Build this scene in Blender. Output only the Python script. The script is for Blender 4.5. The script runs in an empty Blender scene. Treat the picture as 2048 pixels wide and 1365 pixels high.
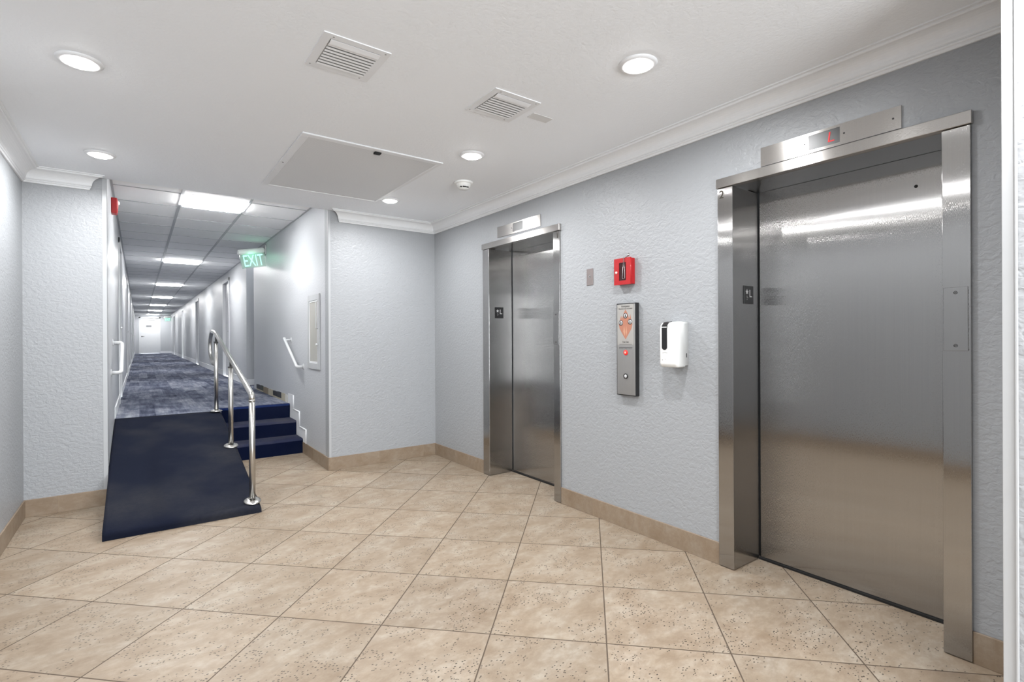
import bpy, bmesh, math, random
from mathutils import Vector, Matrix

S = bpy.context.scene
C = S.collection

# ---------------------------------------------------------------- camera, world, fill light, exposure
CAM_Z = 1.3155
F_PX, YAW, PITCH, ROLL, CY = 1023.677, 0.62984, -0.00103, -0.00492, 676.743
cam_data = bpy.data.cameras.new('camera')
cam = bpy.data.objects.new('camera', cam_data)
C.objects.link(cam)
S.camera = cam
cam_data.sensor_width = 36.0
cam_data.lens = F_PX / 2048 * 36.0
cam_data.shift_y = (CY - 682.5) / 2048
cam_data.clip_start = 0.02
cam_data.clip_end = 200
_f = Vector((math.sin(YAW) * math.cos(PITCH), math.cos(YAW) * math.cos(PITCH), math.sin(PITCH)))
_r = Vector((math.cos(YAW), -math.sin(YAW), 0))
_u = _r.cross(_f)
_c, _s = math.cos(ROLL), math.sin(ROLL)
_r2, _u2 = _c * _r + _s * _u, -_s * _r + _c * _u
cam.matrix_world = Matrix(((_r2.x, _u2.x, -_f.x, 0), (_r2.y, _u2.y, -_f.y, 0), (_r2.z, _u2.z, -_f.z, CAM_Z), (0, 0, 0, 1)))

world = bpy.data.worlds.new('world')
S.world = world
world.use_nodes = True
world.node_tree.nodes['Background'].inputs['Color'].default_value = (0.9, 0.95, 1.0, 1)
world.node_tree.nodes['Background'].inputs['Strength'].default_value = 0.6

S.view_settings.view_transform = 'Standard'
S.view_settings.look = 'None'
S.view_settings.gamma = 1.0
S.view_settings.exposure = 2.62
S.view_settings.use_curve_mapping = False


def area_light(name, loc, rot, sx, sy, power, color, shape='RECTANGLE', spread=180):
    l = bpy.data.lights.new(name, 'AREA')
    l.shape = shape
    l.size = sx
    if shape in ('RECTANGLE', 'ELLIPSE'):
        l.size_y = sy
    l.energy = power
    l.color = color
    l.spread = math.radians(spread)
    o = bpy.data.objects.new(name, l)
    o.location = loc
    o.rotation_euler = rot
    C.objects.link(o)
    return o


# added fill light at the lobby's unseen front end, behind the camera
area_light('lobby_fill', (0.9, -4.3, 1.35), (math.radians(108), 0, math.radians(-42)), 3.0, 2.3, 46, (0.92, 0.965, 1.0))
# the recessed lamps of the same ceiling that hang behind and above the camera
for lx, ly in ((-0.21, 1.59), (-0.21, 0.12), (1.89, 0.12), (-0.21, -1.35), (1.89, -1.35), (-0.21, -2.8), (1.89, -2.8)):
    area_light('lobby_lamp', (lx, ly, 2.57), (0, 0, 0), 0.11, 0.11, 3.0, (0.98, 0.99, 1.0), 'DISK', 170)

PI = math.pi
rnd = random.Random(7)
CEIL = 2.595          # lobby ceiling
HCEIL = 2.74          # hallway ceiling
HF = 0.503            # hallway floor
XR, XL, YB = 2.705, -0.695, 5.19
HXL, HXR = -0.204, 1.526
YEND = 36.3


# ---------------------------------------------------------------- materials
def new_mat(name):
    m = bpy.data.materials.new(name)
    m.use_nodes = True
    nt = m.node_tree
    return m, nt, nt.nodes['Principled BSDF']


def node(nt, kind, **kw):
    n = nt.nodes.new(kind)
    for k, v in kw.items():
        setattr(n, k, v)
    return n


def math_node(nt, op, a, b=None, clamp=False):
    n = nt.nodes.new('ShaderNodeMath')
    n.operation = op
    n.use_clamp = clamp
    for i, v in enumerate((a, b)):
        if v is None:
            continue
        if hasattr(v, 'node'):
            nt.links.new(v, n.inputs[i])
        else:
            n.inputs[i].default_value = v
    return n.outputs[0]


def mix_col(nt, fac, a, b, mode='MIX'):
    n = nt.nodes.new('ShaderNodeMix')
    n.data_type = 'RGBA'
    n.blend_type = mode
    for i, v in ((0, fac), (6, a), (7, b)):
        if hasattr(v, 'node'):
            nt.links.new(v, n.inputs[i])
        elif i == 0:
            n.inputs[i].default_value = v
        else:
            n.inputs[i].default_value = (*v, 1) if len(v) == 3 else v
    return n.outputs[2]


def pos_vec(nt, scale=(1, 1, 1)):
    g = nt.nodes.new('ShaderNodeNewGeometry')
    mp = nt.nodes.new('ShaderNodeMapping')
    mp.inputs['Scale'].default_value = scale
    nt.links.new(g.outputs['Position'], mp.inputs['Vector'])
    return mp.outputs['Vector']


def noise(nt, vec, scale, detail=3, rough=0.5, dist=0.0):
    n = nt.nodes.new('ShaderNodeTexNoise')
    n.inputs['Scale'].default_value = scale
    n.inputs['Detail'].default_value = detail
    n.inputs['Roughness'].default_value = rough
    n.inputs['Distortion'].default_value = dist
    nt.links.new(vec, n.inputs['Vector'])
    return n.outputs['Fac']


def ramp(nt, fac, stops):
    n = nt.nodes.new('ShaderNodeValToRGB')
    e = n.color_ramp.elements
    while len(e) < len(stops):
        e.new(0.5)
    for el, (p, c) in zip(e, stops):
        el.position = p
        el.color = (*c, 1) if len(c) == 3 else c
    nt.links.new(fac, n.inputs['Fac'])
    return n.outputs['Color']


def bump(nt, bsdf, h, strength, dist):
    b = nt.nodes.new('ShaderNodeBump')
    b.inputs['Strength'].default_value = strength
    b.inputs['Distance'].default_value = dist
    nt.links.new(h, b.inputs['Height'])
    nt.links.new(b.outputs['Normal'], bsdf.inputs['Normal'])
    return b


def plain(name, col, rough=0.5, metal=0.0, spec=0.5, bump_scale=None, bump_d=0.0005, bump_s=0.3):
    m, nt, b = new_mat(name)
    b.inputs['Base Color'].default_value = (*col, 1)
    b.inputs['Roughness'].default_value = rough
    b.inputs['Metallic'].default_value = metal
    b.inputs['Specular IOR Level'].default_value = spec
    v = pos_vec(nt)
    n = noise(nt, v, bump_scale or 6.0, 3)
    c = mix_col(nt, n, tuple(x * 0.97 for x in col), tuple(min(1, x * 1.03) for x in col))
    nt.links.new(c, b.inputs['Base Color'])
    if bump_scale:
        bump(nt, b, n, bump_s, bump_d)
    return m


def wall_mat(name, col, rough, strength, scale=38):
    m, nt, b = new_mat(name)
    v = pos_vec(nt, (1, 1, 1.35))
    big = noise(nt, pos_vec(nt), 0.9, 2)
    c = mix_col(nt, big, tuple(x * 0.975 for x in col), tuple(x * 1.02 for x in col))
    nt.links.new(c, b.inputs['Base Color'])
    b.inputs['Roughness'].default_value = rough
    n1 = noise(nt, v, scale, 2.5, 0.5, 0.6)
    n2 = noise(nt, v, scale * 3.1, 2, 0.5, 0.0)
    r = ramp(nt, n1, [(0.30, (0, 0, 0)), (0.62, (1, 1, 1))])
    h = math_node(nt, 'ADD', r, math_node(nt, 'MULTIPLY', n2, 0.35))
    bump(nt, b, h, strength, 0.004)
    return m


M = {}
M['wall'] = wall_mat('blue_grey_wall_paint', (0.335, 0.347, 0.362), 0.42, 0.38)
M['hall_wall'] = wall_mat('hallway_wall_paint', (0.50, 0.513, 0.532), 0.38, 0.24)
M['pillar'] = wall_mat('white_textured_paint', (0.39, 0.395, 0.405), 0.4, 0.6, 24)
M['ceiling'] = wall_mat('white_ceiling_paint', (0.865, 0.89, 0.925), 0.7, 0.16, 55)
M['white_trim'] = plain('white_trim_paint', (0.78, 0.79, 0.805), 0.4, bump_scale=40, bump_s=0.08)
M['white_metal'] = plain('white_enamel', (0.78, 0.79, 0.81), 0.4)
M['grey_white'] = plain('grey_white_enamel', (0.45, 0.46, 0.47), 0.38)
M['white_plastic'] = plain('white_plastic', (0.84, 0.845, 0.83), 0.28)
M['black_plastic'] = plain('black_plastic', (0.012, 0.012, 0.013), 0.3)
M['black'] = plain('black_gap', (0.006, 0.006, 0.006), 0.7)
M['red'] = plain('red_enamel', (0.40, 0.006, 0.009), 0.35)
M['chrome'] = plain('polished_steel', (0.54, 0.53, 0.51), 0.28, 1.0)
M['nickel'] = plain('dull_nickel', (0.45, 0.45, 0.45), 0.3, 1.0)
M['dark_metal'] = plain('dark_metal', (0.10, 0.10, 0.10), 0.4, 0.8)
M['brown_metal'] = plain('worn_bronze', (0.26, 0.225, 0.22), 0.42, 0.7, bump_scale=90)
M['door_paint'] = plain('hallway_door_paint', (0.68, 0.69, 0.70), 0.35)
M['digit'] = plain('dark_number', (0.035, 0.03, 0.02), 0.5)
M['engraved'] = plain('pale_engraving', (0.55, 0.55, 0.56), 0.5)
M['lock'] = plain('pale_lock', (0.85, 0.72, 0.66), 0.3, 0.2)
M['orange'] = plain('printed_flame', (0.40, 0.17, 0.11), 0.5)
M['plate_grey'] = plain('patched_ceiling_plate', (0.66, 0.66, 0.66), 0.6)
M['cove'] = plain('vinyl_cove_base', (0.55, 0.56, 0.60), 0.45)
M['beige_panel'] = plain('beige_cabinet_glass', (0.42, 0.41, 0.37), 0.22)


def emit_mat(name, col, strength):
    m, nt, b = new_mat(name)
    b.inputs['Base Color'].default_value = (*col, 1)
    b.inputs['Emission Color'].default_value = (*col, 1)
    b.inputs['Emission Strength'].default_value = strength
    return m


M['lens'] = emit_mat('lamp_lens', (1.0, 0.985, 0.96), 8.0)
M['panel_light'] = emit_mat('light_panel_diffuser', (1.0, 1.0, 1.0), 8.4)
M['exit_green'] = emit_mat('exit_letter_green', (0.30, 0.85, 0.60), 0.27)
M['led_red'] = emit_mat('red_display', (0.60, 0.008, 0.012), 0.06)
M['button_red'] = emit_mat('red_lit_button', (0.60, 0.02, 0.015), 0.07)
M['button_glow'] = emit_mat('red_button_centre', (0.95, 0.30, 0.24), 0.14)


def glass_mat(name, col, rough, alpha):
    m, nt, b = new_mat(name)
    b.inputs['Base Color'].default_value = (*col, 1)
    b.inputs['Roughness'].default_value = rough
    b.inputs['Alpha'].default_value = alpha
    return m


M['acrylic'] = glass_mat('clear_acrylic', (0.55, 0.75, 0.66), 0.12, 0.45)
M['pillar_trim'] = plain('pillar_corner_bead', (0.46, 0.465, 0.47), 0.4)
M['rail_white'] = plain('white_rail_enamel', (0.58, 0.59, 0.60), 0.4)
M['corner_plastic'] = plain('corner_guard_plastic', (0.42, 0.432, 0.445), 0.35)


def steel_mat(name, col, rough, aniso, rot, grain=1.2):
    m, nt, b = new_mat(name)
    b.inputs['Metallic'].default_value = 1.0
    tc = nt.nodes.new('ShaderNodeUVMap')
    tc.uv_map = 'UVMap'
    mp = nt.nodes.new('ShaderNodeMapping')
    mp.inputs['Scale'].default_value = (260, 1.2, 1)
    nt.links.new(tc.outputs['UV'], mp.inputs['Vector'])
    g = noise(nt, mp.outputs['Vector'], 1.0, 4, 0.6)
    big = noise(nt, pos_vec(nt), 1.6, 2)
    c = mix_col(nt, g, tuple(x * 0.93 for x in col), tuple(x * 1.07 for x in col))
    nt.links.new(c, b.inputs['Base Color'])
    r = math_node(nt, 'ADD', math_node(nt, 'MULTIPLY', big, 0.06), rough - 0.03)
    nt.links.new(r, b.inputs['Roughness'])
    b.inputs['Anisotropic'].default_value = aniso
    b.inputs['Anisotropic Rotation'].default_value = rot
    t = nt.nodes.new('ShaderNodeTangent')
    t.direction_type = 'UV_MAP'
    t.uv_map = 'UVMap'
    nt.links.new(t.outputs['Tangent'], b.inputs['Tangent'])
    # fine brushing: tilt the normal sideways from groove to groove
    mg = nt.nodes.new('ShaderNodeMapping')
    mg.inputs['Scale'].default_value = (1500, 110, 1) if rot == 0.0 else (110, 1500, 1)
    nt.links.new(tc.outputs['UV'], mg.inputs['Vector'])
    gn = math_node(nt, 'MULTIPLY', math_node(nt, 'SUBTRACT', noise(nt, mg.outputs['Vector'], 1.0, 1, 0.5), 0.5), grain)
    wv = noise(nt, pos_vec(nt, (1, 0.8, 0.5)), 1.5, 1)
    bp = nt.nodes.new('ShaderNodeBump')
    bp.inputs['Strength'].default_value = 0.08
    bp.inputs['Distance'].default_value = 0.05
    nt.links.new(wv, bp.inputs['Height'])
    cr = nt.nodes.new('ShaderNodeVectorMath')
    sc = nt.nodes.new('ShaderNodeVectorMath')
    ad = nt.nodes.new('ShaderNodeVectorMath')
    no = nt.nodes.new('ShaderNodeVectorMath')
    if rot == 0.0:
        side = t.outputs['Tangent']
    else:
        cr.operation = 'CROSS_PRODUCT'
        nt.links.new(bp.outputs['Normal'], cr.inputs[0])
        nt.links.new(t.outputs['Tangent'], cr.inputs[1])
        side = cr.outputs[0]
    sc.operation = 'SCALE'
    nt.links.new(side, sc.inputs[0])
    nt.links.new(gn, sc.inputs['Scale'])
    ad.operation = 'ADD'
    nt.links.new(bp.outputs['Normal'], ad.inputs[0])
    nt.links.new(sc.outputs[0], ad.inputs[1])
    no.operation = 'NORMALIZE'
    nt.links.new(ad.outputs[0], no.inputs[0])
    nt.links.new(no.outputs[0], b.inputs['Normal'])
    return m


M['steel'] = steel_mat('brushed_steel', (0.395, 0.388, 0.38), 0.14, 1.0, 0.0, 1.3)
M['panel_steel'] = steel_mat('satin_panel_steel', (0.50, 0.49, 0.475), 0.36, 0.5, 0.25, 0.3)
M['steel_light'] = steel_mat('brushed_steel_trim', (0.50, 0.48, 0.46), 0.24, 0.9, 0.25, 0.6)

TILE, TH = 0.508, -0.77757
TOX, TOY = 2.4115 * 0.508, 10.7997 * 0.508


def travertine(name, grid=True, joints=None):
    m, nt, b = new_mat(name)
    L = nt.links.new
    P = nt.nodes.new('ShaderNodeNewGeometry').outputs['Position']
    a = (math.cos(TH), math.sin(TH), 0)
    bb = (math.sin(TH), -math.cos(TH), 0)

    def dotp(vec, off):
        d = nt.nodes.new('ShaderNodeVectorMath')
        d.operation = 'DOT_PRODUCT'
        L(P, d.inputs[0])
        d.inputs[1].default_value = vec
        return math_node(nt, 'DIVIDE', math_node(nt, 'SUBTRACT', d.outputs['Value'], off), TILE)

    if grid:
        u = dotp(a, TOX * a[0] + TOY * a[1])
        v = dotp(bb, TOX * bb[0] + TOY * bb[1])
    else:
        u = dotp((1, 0, 0), joints[0])
        v = dotp((0, 1, 0), joints[1])
    fu, fv = math_node(nt, 'FLOOR', u), math_node(nt, 'FLOOR', v)
    cb = nt.nodes.new('ShaderNodeCombineXYZ')
    L(fu, cb.inputs[0])
    L(fv, cb.inputs[1])
    wn = nt.nodes.new('ShaderNodeTexWhiteNoise')
    wn.noise_dimensions = '2D'
    L(cb.outputs[0], wn.inputs['Vector'])
    # offset the stone pattern per tile
    sc = nt.nodes.new('ShaderNodeVectorMath')
    sc.operation = 'MULTIPLY_ADD'
    L(wn.outputs['Color'], sc.inputs[0])
    sc.inputs[1].default_value = (9, 9, 9)
    L(P, sc.inputs[2])
    mp = nt.nodes.new('ShaderNodeMapping')
    mp.inputs['Rotation'].default_value = (0, 0, TH + 0.25)
    mp.inputs['Scale'].default_value = (1.15, 1.8, 1.6)
    L(sc.outputs[0], mp.inputs['Vector'])
    n1 = noise(nt, mp.outputs[0], 3.6, 8, 0.68, 0.35)
    n2 = noise(nt, mp.outputs[0], 14, 6, 0.7, 0.3)
    col = ramp(nt, n1, [(0.30, (0.235, 0.172, 0.116)), (0.48, (0.315, 0.250, 0.184)), (0.68, (0.375, 0.322, 0.258))])
    col = mix_col(nt, math_node(nt, 'MULTIPLY', ramp(nt, n2, [(0.42, (1, 1, 1)), (0.60, (0, 0, 0))]), 0.42), col, (0.215, 0.158, 0.108))
    tone = math_node(nt, 'ADD', math_node(nt, 'MULTIPLY', wn.outputs['Value'], 0.14), 0.93)
    hs = nt.nodes.new('ShaderNodeHueSaturation')
    L(tone, hs.inputs['Value'])
    L(col, hs.inputs['Color'])
    col = hs.outputs['Color']
    if not grid:
        col = mix_col(nt, 0.36, col, (0.20, 0.135, 0.085))
    # pits
    vo = nt.nodes.new('ShaderNodeTexVoronoi')
    vo.inputs['Scale'].default_value = 62
    L(mp.outputs[0], vo.inputs['Vector'])
    pit = math_node(nt, 'LESS_THAN', vo.outputs['Distance'], math_node(nt, 'ADD', math_node(nt, 'MULTIPLY', n2, 0.34), 0.14))
    cl = noise(nt, mp.outputs[0], 5.5, 3)
    pit = math_node(nt, 'MULTIPLY', pit, math_node(nt, 'GREATER_THAN', cl, 0.49))
    vr = nt.nodes.new('ShaderNodeSeparateColor')
    L(vo.outputs['Color'], vr.inputs[0])
    pit = math_node(nt, 'MULTIPLY', pit, math_node(nt, 'GREATER_THAN', vr.outputs[0], 0.56))
    if grid:
        col = mix_col(nt, math_node(nt, 'MULTIPLY', pit, 0.95), col, (0.055, 0.042, 0.03))

    def edge(x):
        fr = math_node(nt, 'FRACT', x)
        return math_node(nt, 'MINIMUM', fr, math_node(nt, 'SUBTRACT', 1.0, fr))
    e = math_node(nt, 'MINIMUM', edge(u), edge(v)) if grid else math_node(nt, 'MINIMUM', edge(u), edge(v))
    gr = math_node(nt, 'LESS_THAN', e, 0.0058 if grid else 0.003)
    col = mix_col(nt, gr, col, (0.095, 0.07, 0.05) if grid else (0.30, 0.23, 0.16))
    L(col, b.inputs['Base Color'])
    rg = math_node(nt, 'ADD', math_node(nt, 'MULTIPLY', gr, 0.4), 0.42)
    L(rg, b.inputs['Roughness'])
    b.inputs['Specular IOR Level'].default_value = 0.35
    h = math_node(nt, 'SUBTRACT', math_node(nt, 'MULTIPLY', n2, 0.15), math_node(nt, 'ADD', gr, math_node(nt, 'MULTIPLY', pit, 0.5)))
    bump(nt, b, h, 0.35, 0.002)
    return m


M['travertine'] = travertine('travertine_floor_tile')
M['tile_base'] = travertine('travertine_base_tile', False, (2.549, 2.188))


def carpet_plain(name, dark, light, amount, axis_scale=(1, 1, 1), seed=0.0):
    m, nt, b = new_mat(name)
    v = pos_vec(nt)
    fine = noise(nt, v, 420, 2, 0.7)
    mid = noise(nt, v, 36, 4, 0.65)
    col = mix_col(nt, fine, tuple(x * 0.6 for x in dark), tuple(x * 1.45 for x in dark))
    big = noise(nt, pos_vec(nt, axis_scale), 1.35, 3, 0.55)
    wear = ramp(nt, big, [(0.44, (0, 0, 0)), (0.68, (1, 1, 1))])
    f = math_node(nt, 'MULTIPLY', math_node(nt, 'MULTIPLY', wear, math_node(nt, 'ADD', mid, 0.35)), amount, True)
    col = mix_col(nt, f, col, light)
    nt.links.new(col, b.inputs['Base Color'])
    b.inputs['Roughness'].default_value = 0.95
    b.inputs['Specular IOR Level'].default_value = 0.1
    b.inputs['Sheen Weight'].default_value = 0.0
    bump(nt, b, math_node(nt, 'ADD', fine, mid), 0.5, 0.004)
    return m


M['ramp_carpet'] = carpet_plain('navy_ramp_carpet', (0.0075, 0.0100, 0.021), (0.040, 0.040, 0.044), 0.6)
M['stair_carpet'] = carpet_plain('navy_stair_carpet', (0.0028, 0.0062, 0.026), (0.02, 0.025, 0.05), 0.35)
M['worn_carpet'] = carpet_plain('worn_navy_nosing_carpet', (0.022, 0.026, 0.055), (0.09, 0.087, 0.10), 0.8)
M['blue_band'] = carpet_plain('blue_nosing_carpet', (0.008, 0.018, 0.075), (0.02, 0.032, 0.09), 0.4)


def plank_carpet():
    m, nt, b = new_mat('blue_grey_plank_carpet')
    L = nt.links.new
    P = nt.nodes.new('ShaderNodeNewGeometry').outputs['Position']
    mp = nt.nodes.new('ShaderNodeMapping')
    mp.inputs['Rotation'].default_value = (0, 0, PI / 2)
    L(P, mp.inputs['Vector'])
    br = nt.nodes.new('ShaderNodeTexBrick')
    br.inputs['Scale'].default_value = 1.0
    br.inputs['Brick Width'].default_value = 0.92
    br.inputs['Row Height'].default_value = 0.145
    br.inputs['Mortar Size'].default_value = 0.0
    br.inputs['Color1'].default_value = (0, 0, 0, 1)
    br.inputs['Color2'].default_value = (1, 1, 1, 1)
    br.offset = 0.37
    L(mp.outputs[0], br.inputs['Vector'])
    st = noise(nt, pos_vec(nt, (26, 2.2, 1)), 1.0, 5, 0.65, 0.4)
    cl = noise(nt, pos_vec(nt, (2.2, 1.2, 1)), 2.4, 5, 0.65, 0.5)
    fine = noise(nt, pos_vec(nt), 300, 2)
    f = math_node(nt, 'ADD', math_node(nt, 'MULTIPLY', br.outputs['Color'], 0.22), math_node(nt, 'ADD', math_node(nt, 'MULTIPLY', st, 0.52), math_node(nt, 'MULTIPLY', cl, 0.62)))
    f = math_node(nt, 'SUBTRACT', f, 0.18)
    col = ramp(nt, f, [(0.28, (0.03, 0.038, 0.068)), (0.46, (0.115, 0.128, 0.18)), (0.60, (0.23, 0.245, 0.30)), (0.78, (0.42, 0.435, 0.48))])
    col = mix_col(nt, math_node(nt, 'MULTIPLY', fine, 0.25), col, (0.05, 0.06, 0.09))
    L(col, b.inputs['Base Color'])
    b.inputs['Roughness'].default_value = 0.95
    b.inputs['Specular IOR Level'].default_value = 0.1
    bump(nt, b, fine, 0.4, 0.003)
    return m


M['plank_carpet'] = plank_carpet()


def ceiling_tile_mat():
    m, nt, b = new_mat('acoustic_ceiling_tile')
    v = pos_vec(nt)
    n = noise(nt, v, 160, 3, 0.7)
    col = mix_col(nt, n, (0.86, 0.86, 0.86), (0.92, 0.92, 0.92))
    nt.links.new(col, b.inputs['Base Color'])
    b.inputs['Roughness'].default_value = 0.85
    bump(nt, b, n, 0.2, 0.002)
    return m


M['tile_ceiling'] = ceiling_tile_mat()


def filter_mat():
    m, nt, b = new_mat('return_air_filter_mesh')
    w = nt.nodes.new('ShaderNodeTexWave')
    w.bands_direction = 'Y'
    w.inputs['Scale'].default_value = 26
    w.inputs['Distortion'].default_value = 0.4
    nt.links.new(pos_vec(nt), w.inputs['Vector'])
    col = mix_col(nt, w.outputs['Fac'], (0.64, 0.65, 0.665), (0.74, 0.75, 0.765))
    nt.links.new(col, b.inputs['Base Color'])
    b.inputs['Roughness'].default_value = 0.6
    bump(nt, b, w.outputs['Fac'], 0.3, 0.003)
    return m


M['filter'] = filter_mat()


# ---------------------------------------------------------------- mesh helpers
def BM():
    return bmesh.new()


def box(bm, x0, x1, y0, y1, z0, z1, bev=0.0, seg=2):
    t = bmesh.new()
    bmesh.ops.create_cube(t, size=1)
    for v in t.verts:
        v.co = ((x0 + x1) / 2 + v.co.x * (x1 - x0), (y0 + y1) / 2 + v.co.y * (y1 - y0), (z0 + z1) / 2 + v.co.z * (z1 - z0))
    if bev:
        bmesh.ops.bevel(t, geom=list(t.edges), offset=bev, segments=seg, affect='EDGES', profile=0.5)
    merge(bm, t)
    return bm


def merge(bm, t):
    vm = {}
    for v in t.verts:
        vm[v] = bm.verts.new(v.co)
    for f in t.faces:
        try:
            nf = bm.faces.new([vm[v] for v in f.verts])
            nf.smooth = f.smooth
            nf.material_index = f.material_index
        except ValueError:
            pass
    t.free()


def frame_of(d):
    d = d.normalized()
    up = Vector((0, 0, 1)) if abs(d.z) < 0.95 else Vector((1, 0, 0))
    a = d.cross(up).normalized()
    return a, a.cross(d).normalized()


def tube(bm, pts, r, n=16, closed=False, caps=True):
    pts = [Vector(p) for p in pts]
    rings = []
    a = None
    N = len(pts)
    for i, p in enumerate(pts):
        if closed:
            d = (pts[(i + 1) % N] - pts[i - 1])
        else:
            d = pts[min(i + 1, N - 1)] - pts[max(i - 1, 0)]
        d.normalize()
        if a is None:
            a, b = frame_of(d)
        else:
            a = (a - d * a.dot(d)).normalized()
            b = a.cross(d).normalized()
        rr = r[i] if isinstance(r, (list, tuple)) else r
        rings.append([bm.verts.new(p + (a * math.cos(2 * PI * k / n) + b * math.sin(2 * PI * k / n)) * rr) for k in range(n)])
    M_ = N if closed else N - 1
    for i in range(M_):
        r0, r1 = rings[i], rings[(i + 1) % N]
        for k in range(n):
            f = bm.faces.new((r0[k], r0[(k + 1) % n], r1[(k + 1) % n], r1[k]))
            f.smooth = True
    if caps and not closed:
        bm.faces.new(rings[0][::-1])
        bm.faces.new(rings[-1])
    return bm


def fillet(pts, rad, n=6):
    pts = [Vector(p) for p in pts]
    out = [pts[0]]
    for i in range(1, len(pts) - 1):
        p, a, b = pts[i], pts[i - 1], pts[i + 1]
        da, db = (a - p), (b - p)
        r = min(rad, da.length * 0.49, db.length * 0.49)
        s, e = p + da.normalized() * r, p + db.normalized() * r
        for k in range(n + 1):
            t = k / n
            out.append(s * (1 - t) ** 2 + p * 2 * t * (1 - t) + e * t * t)
    out.append(pts[-1])
    return out


def lathe(bm, prof, centre, axis, n=32):
    """prof: list of (radius, distance along axis)"""
    c = Vector(centre)
    ax = Vector(axis).normalized()
    a, b = frame_of(ax)
    rings = []
    for r, h in prof:
        if r < 1e-6:
            rings.append([bm.verts.new(c + ax * h)])
        else:
            rings.append([bm.verts.new(c + ax * h + (a * math.cos(2 * PI * k / n) + b * math.sin(2 * PI * k / n)) * r) for k in range(n)])
    for r0, r1 in zip(rings, rings[1:]):
        for k in range(n):
            k2 = (k + 1) % n
            if len(r0) == 1 and len(r1) == 1:
                continue
            if len(r0) == 1:
                f = bm.faces.new((r0[0], r1[k], r1[k2]))
            elif len(r1) == 1:
                f = bm.faces.new((r0[k], r0[k2], r1[0]))
            else:
                f = bm.faces.new((r0[k], r0[k2], r1[k2], r1[k]))
            f.smooth = True
    return bm


def prism(bm, poly, axis, t0, t1):
    """poly: 2D outline; axis 'x': (y,z), 'y': (x,z), 'z': (x,y)"""
    def P(p, t):
        return {'x': (t, p[0], p[1]), 'y': (p[0], t, p[1]), 'z': (p[0], p[1], t)}[axis]
    a = [bm.verts.new(P(p, t0)) for p in poly]
    b = [bm.verts.new(P(p, t1)) for p in poly]
    n = len(poly)
    for i in range(n):
        bm.faces.new((a[i], a[(i + 1) % n], b[(i + 1) % n], b[i]))
    bm.faces.new(a[::-1])
    bm.faces.new(b)
    return bm


def finish(name, bm, mat, origin=(0, 0, 0)):
    bmesh.ops.recalc_face_normals(bm, faces=bm.faces)
    # planar uv in metres: u horizontal along the face, v up
    uv = bm.loops.layers.uv.new('UVMap')
    for f in bm.faces:
        nrm = f.normal
        for l in f.loops:
            p = l.vert.co
            if abs(nrm.z) > 0.8:
                l[uv].uv = (p.y, p.x)
            elif abs(nrm.x) >= abs(nrm.y):
                l[uv].uv = (p.y, p.z)
            else:
                l[uv].uv = (p.x, p.z)
    o = Vector(origin)
    for v in bm.verts:
        v.co -= o
    me = bpy.data.meshes.new(name)
    bm.to_mesh(me)
    bm.free()
    for mt in (mat if isinstance(mat, (list, tuple)) else [mat]):
        me.materials.append(M[mt] if isinstance(mt, str) else mt)
    return me


def obj(name, bm, mat, parent=None, label=None):
    """one mesh object; bm is in world coordinates (or in the parent thing's own space when it was moved there)"""
    org = WORG.get(parent.name, (0, 0, 0)) if parent is not None else None
    if parent is None:
        # origin at the middle of the underside
        xs = [v.co.x for v in bm.verts]
        ys = [v.co.y for v in bm.verts]
        zs = [v.co.z for v in bm.verts]
        org = ((min(xs) + max(xs)) / 2, (min(ys) + max(ys)) / 2, min(zs))
    me = finish(name, bm, mat, org)
    o = bpy.data.objects.new(name, me)
    C.objects.link(o)
    if parent is None:
        o.location = org
        WORG[o.name] = org
    else:
        o.parent = parent
        WORG[o.name] = org
    if parent is not None and parent.type == 'MESH':
        WORG[o.name] = org
    if label:
        o['label'] = label
    return o


WORG = {}


def thing(name, label, cat, loc, group=None):
    o = bpy.data.objects.new(name, None)
    o.empty_display_size = 0.05
    C.objects.link(o)
    o.location = loc
    WORG[o.name] = tuple(loc)
    return tag(o, label, cat, group)


def tag(o, label, cat, group=None):
    o['label'] = label
    o['category'] = cat
    if group:
        o['group'] = group
    return o


def struct(name, bm, mat):
    o = obj(name, bm, mat)
    o['kind'] = 'structure'
    return o


def dup(root, loc, label=None, rotz=0.0):
    r = root.copy()
    C.objects.link(r)
    r.location = loc
    r.rotation_euler = (0, 0, rotz)
    if label:
        r['label'] = label
    for ch in list(root.children):
        c = ch.copy()
        C.objects.link(c)
        c.parent = r
        for g in ch.children:
            d = g.copy()
            C.objects.link(d)
            d.parent = c
    return r


def text_bm(bm, s, size, origin, right, up, depth=0.0008, align='CENTER', shear=0.0):
    """flat lettering with a little thickness, its middle at origin, laid along right/up"""
    cu = bpy.data.curves.new('lettering', 'FONT')
    cu.body = s
    cu.size = size
    cu.align_x = align
    cu.align_y = 'CENTER'
    cu.extrude = depth / 2
    cu.shear = shear
    o = bpy.data.objects.new('lettering', cu)
    C.objects.link(o)
    dg = bpy.context.evaluated_depsgraph_get()
    me = bpy.data.meshes.new_from_object(o.evaluated_get(dg))
    bpy.data.objects.remove(o)
    bpy.data.curves.remove(cu)
    R, U = Vector(right).normalized(), Vector(up).normalized()
    N = R.cross(U)
    O = Vector(origin)
    t = bmesh.new()
    t.from_mesh(me)
    bpy.data.meshes.remove(me)
    for v in t.verts:
        v.co = O + R * v.co.x + U * v.co.y + N * v.co.z
    merge(bm, t)
    return bm


def disc(bm, c, axis, r, h, n=24):
    return lathe(bm, [(0, 0), (r, 0), (r, h), (0, h)], c, axis, n)


def ring_bar(bm, c, axis, r0, r1, h, n=28):
    return lathe(bm, [(r0, 0), (r1, 0), (r1, h), (r0, h), (r0, 0)], c, axis, n)


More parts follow.
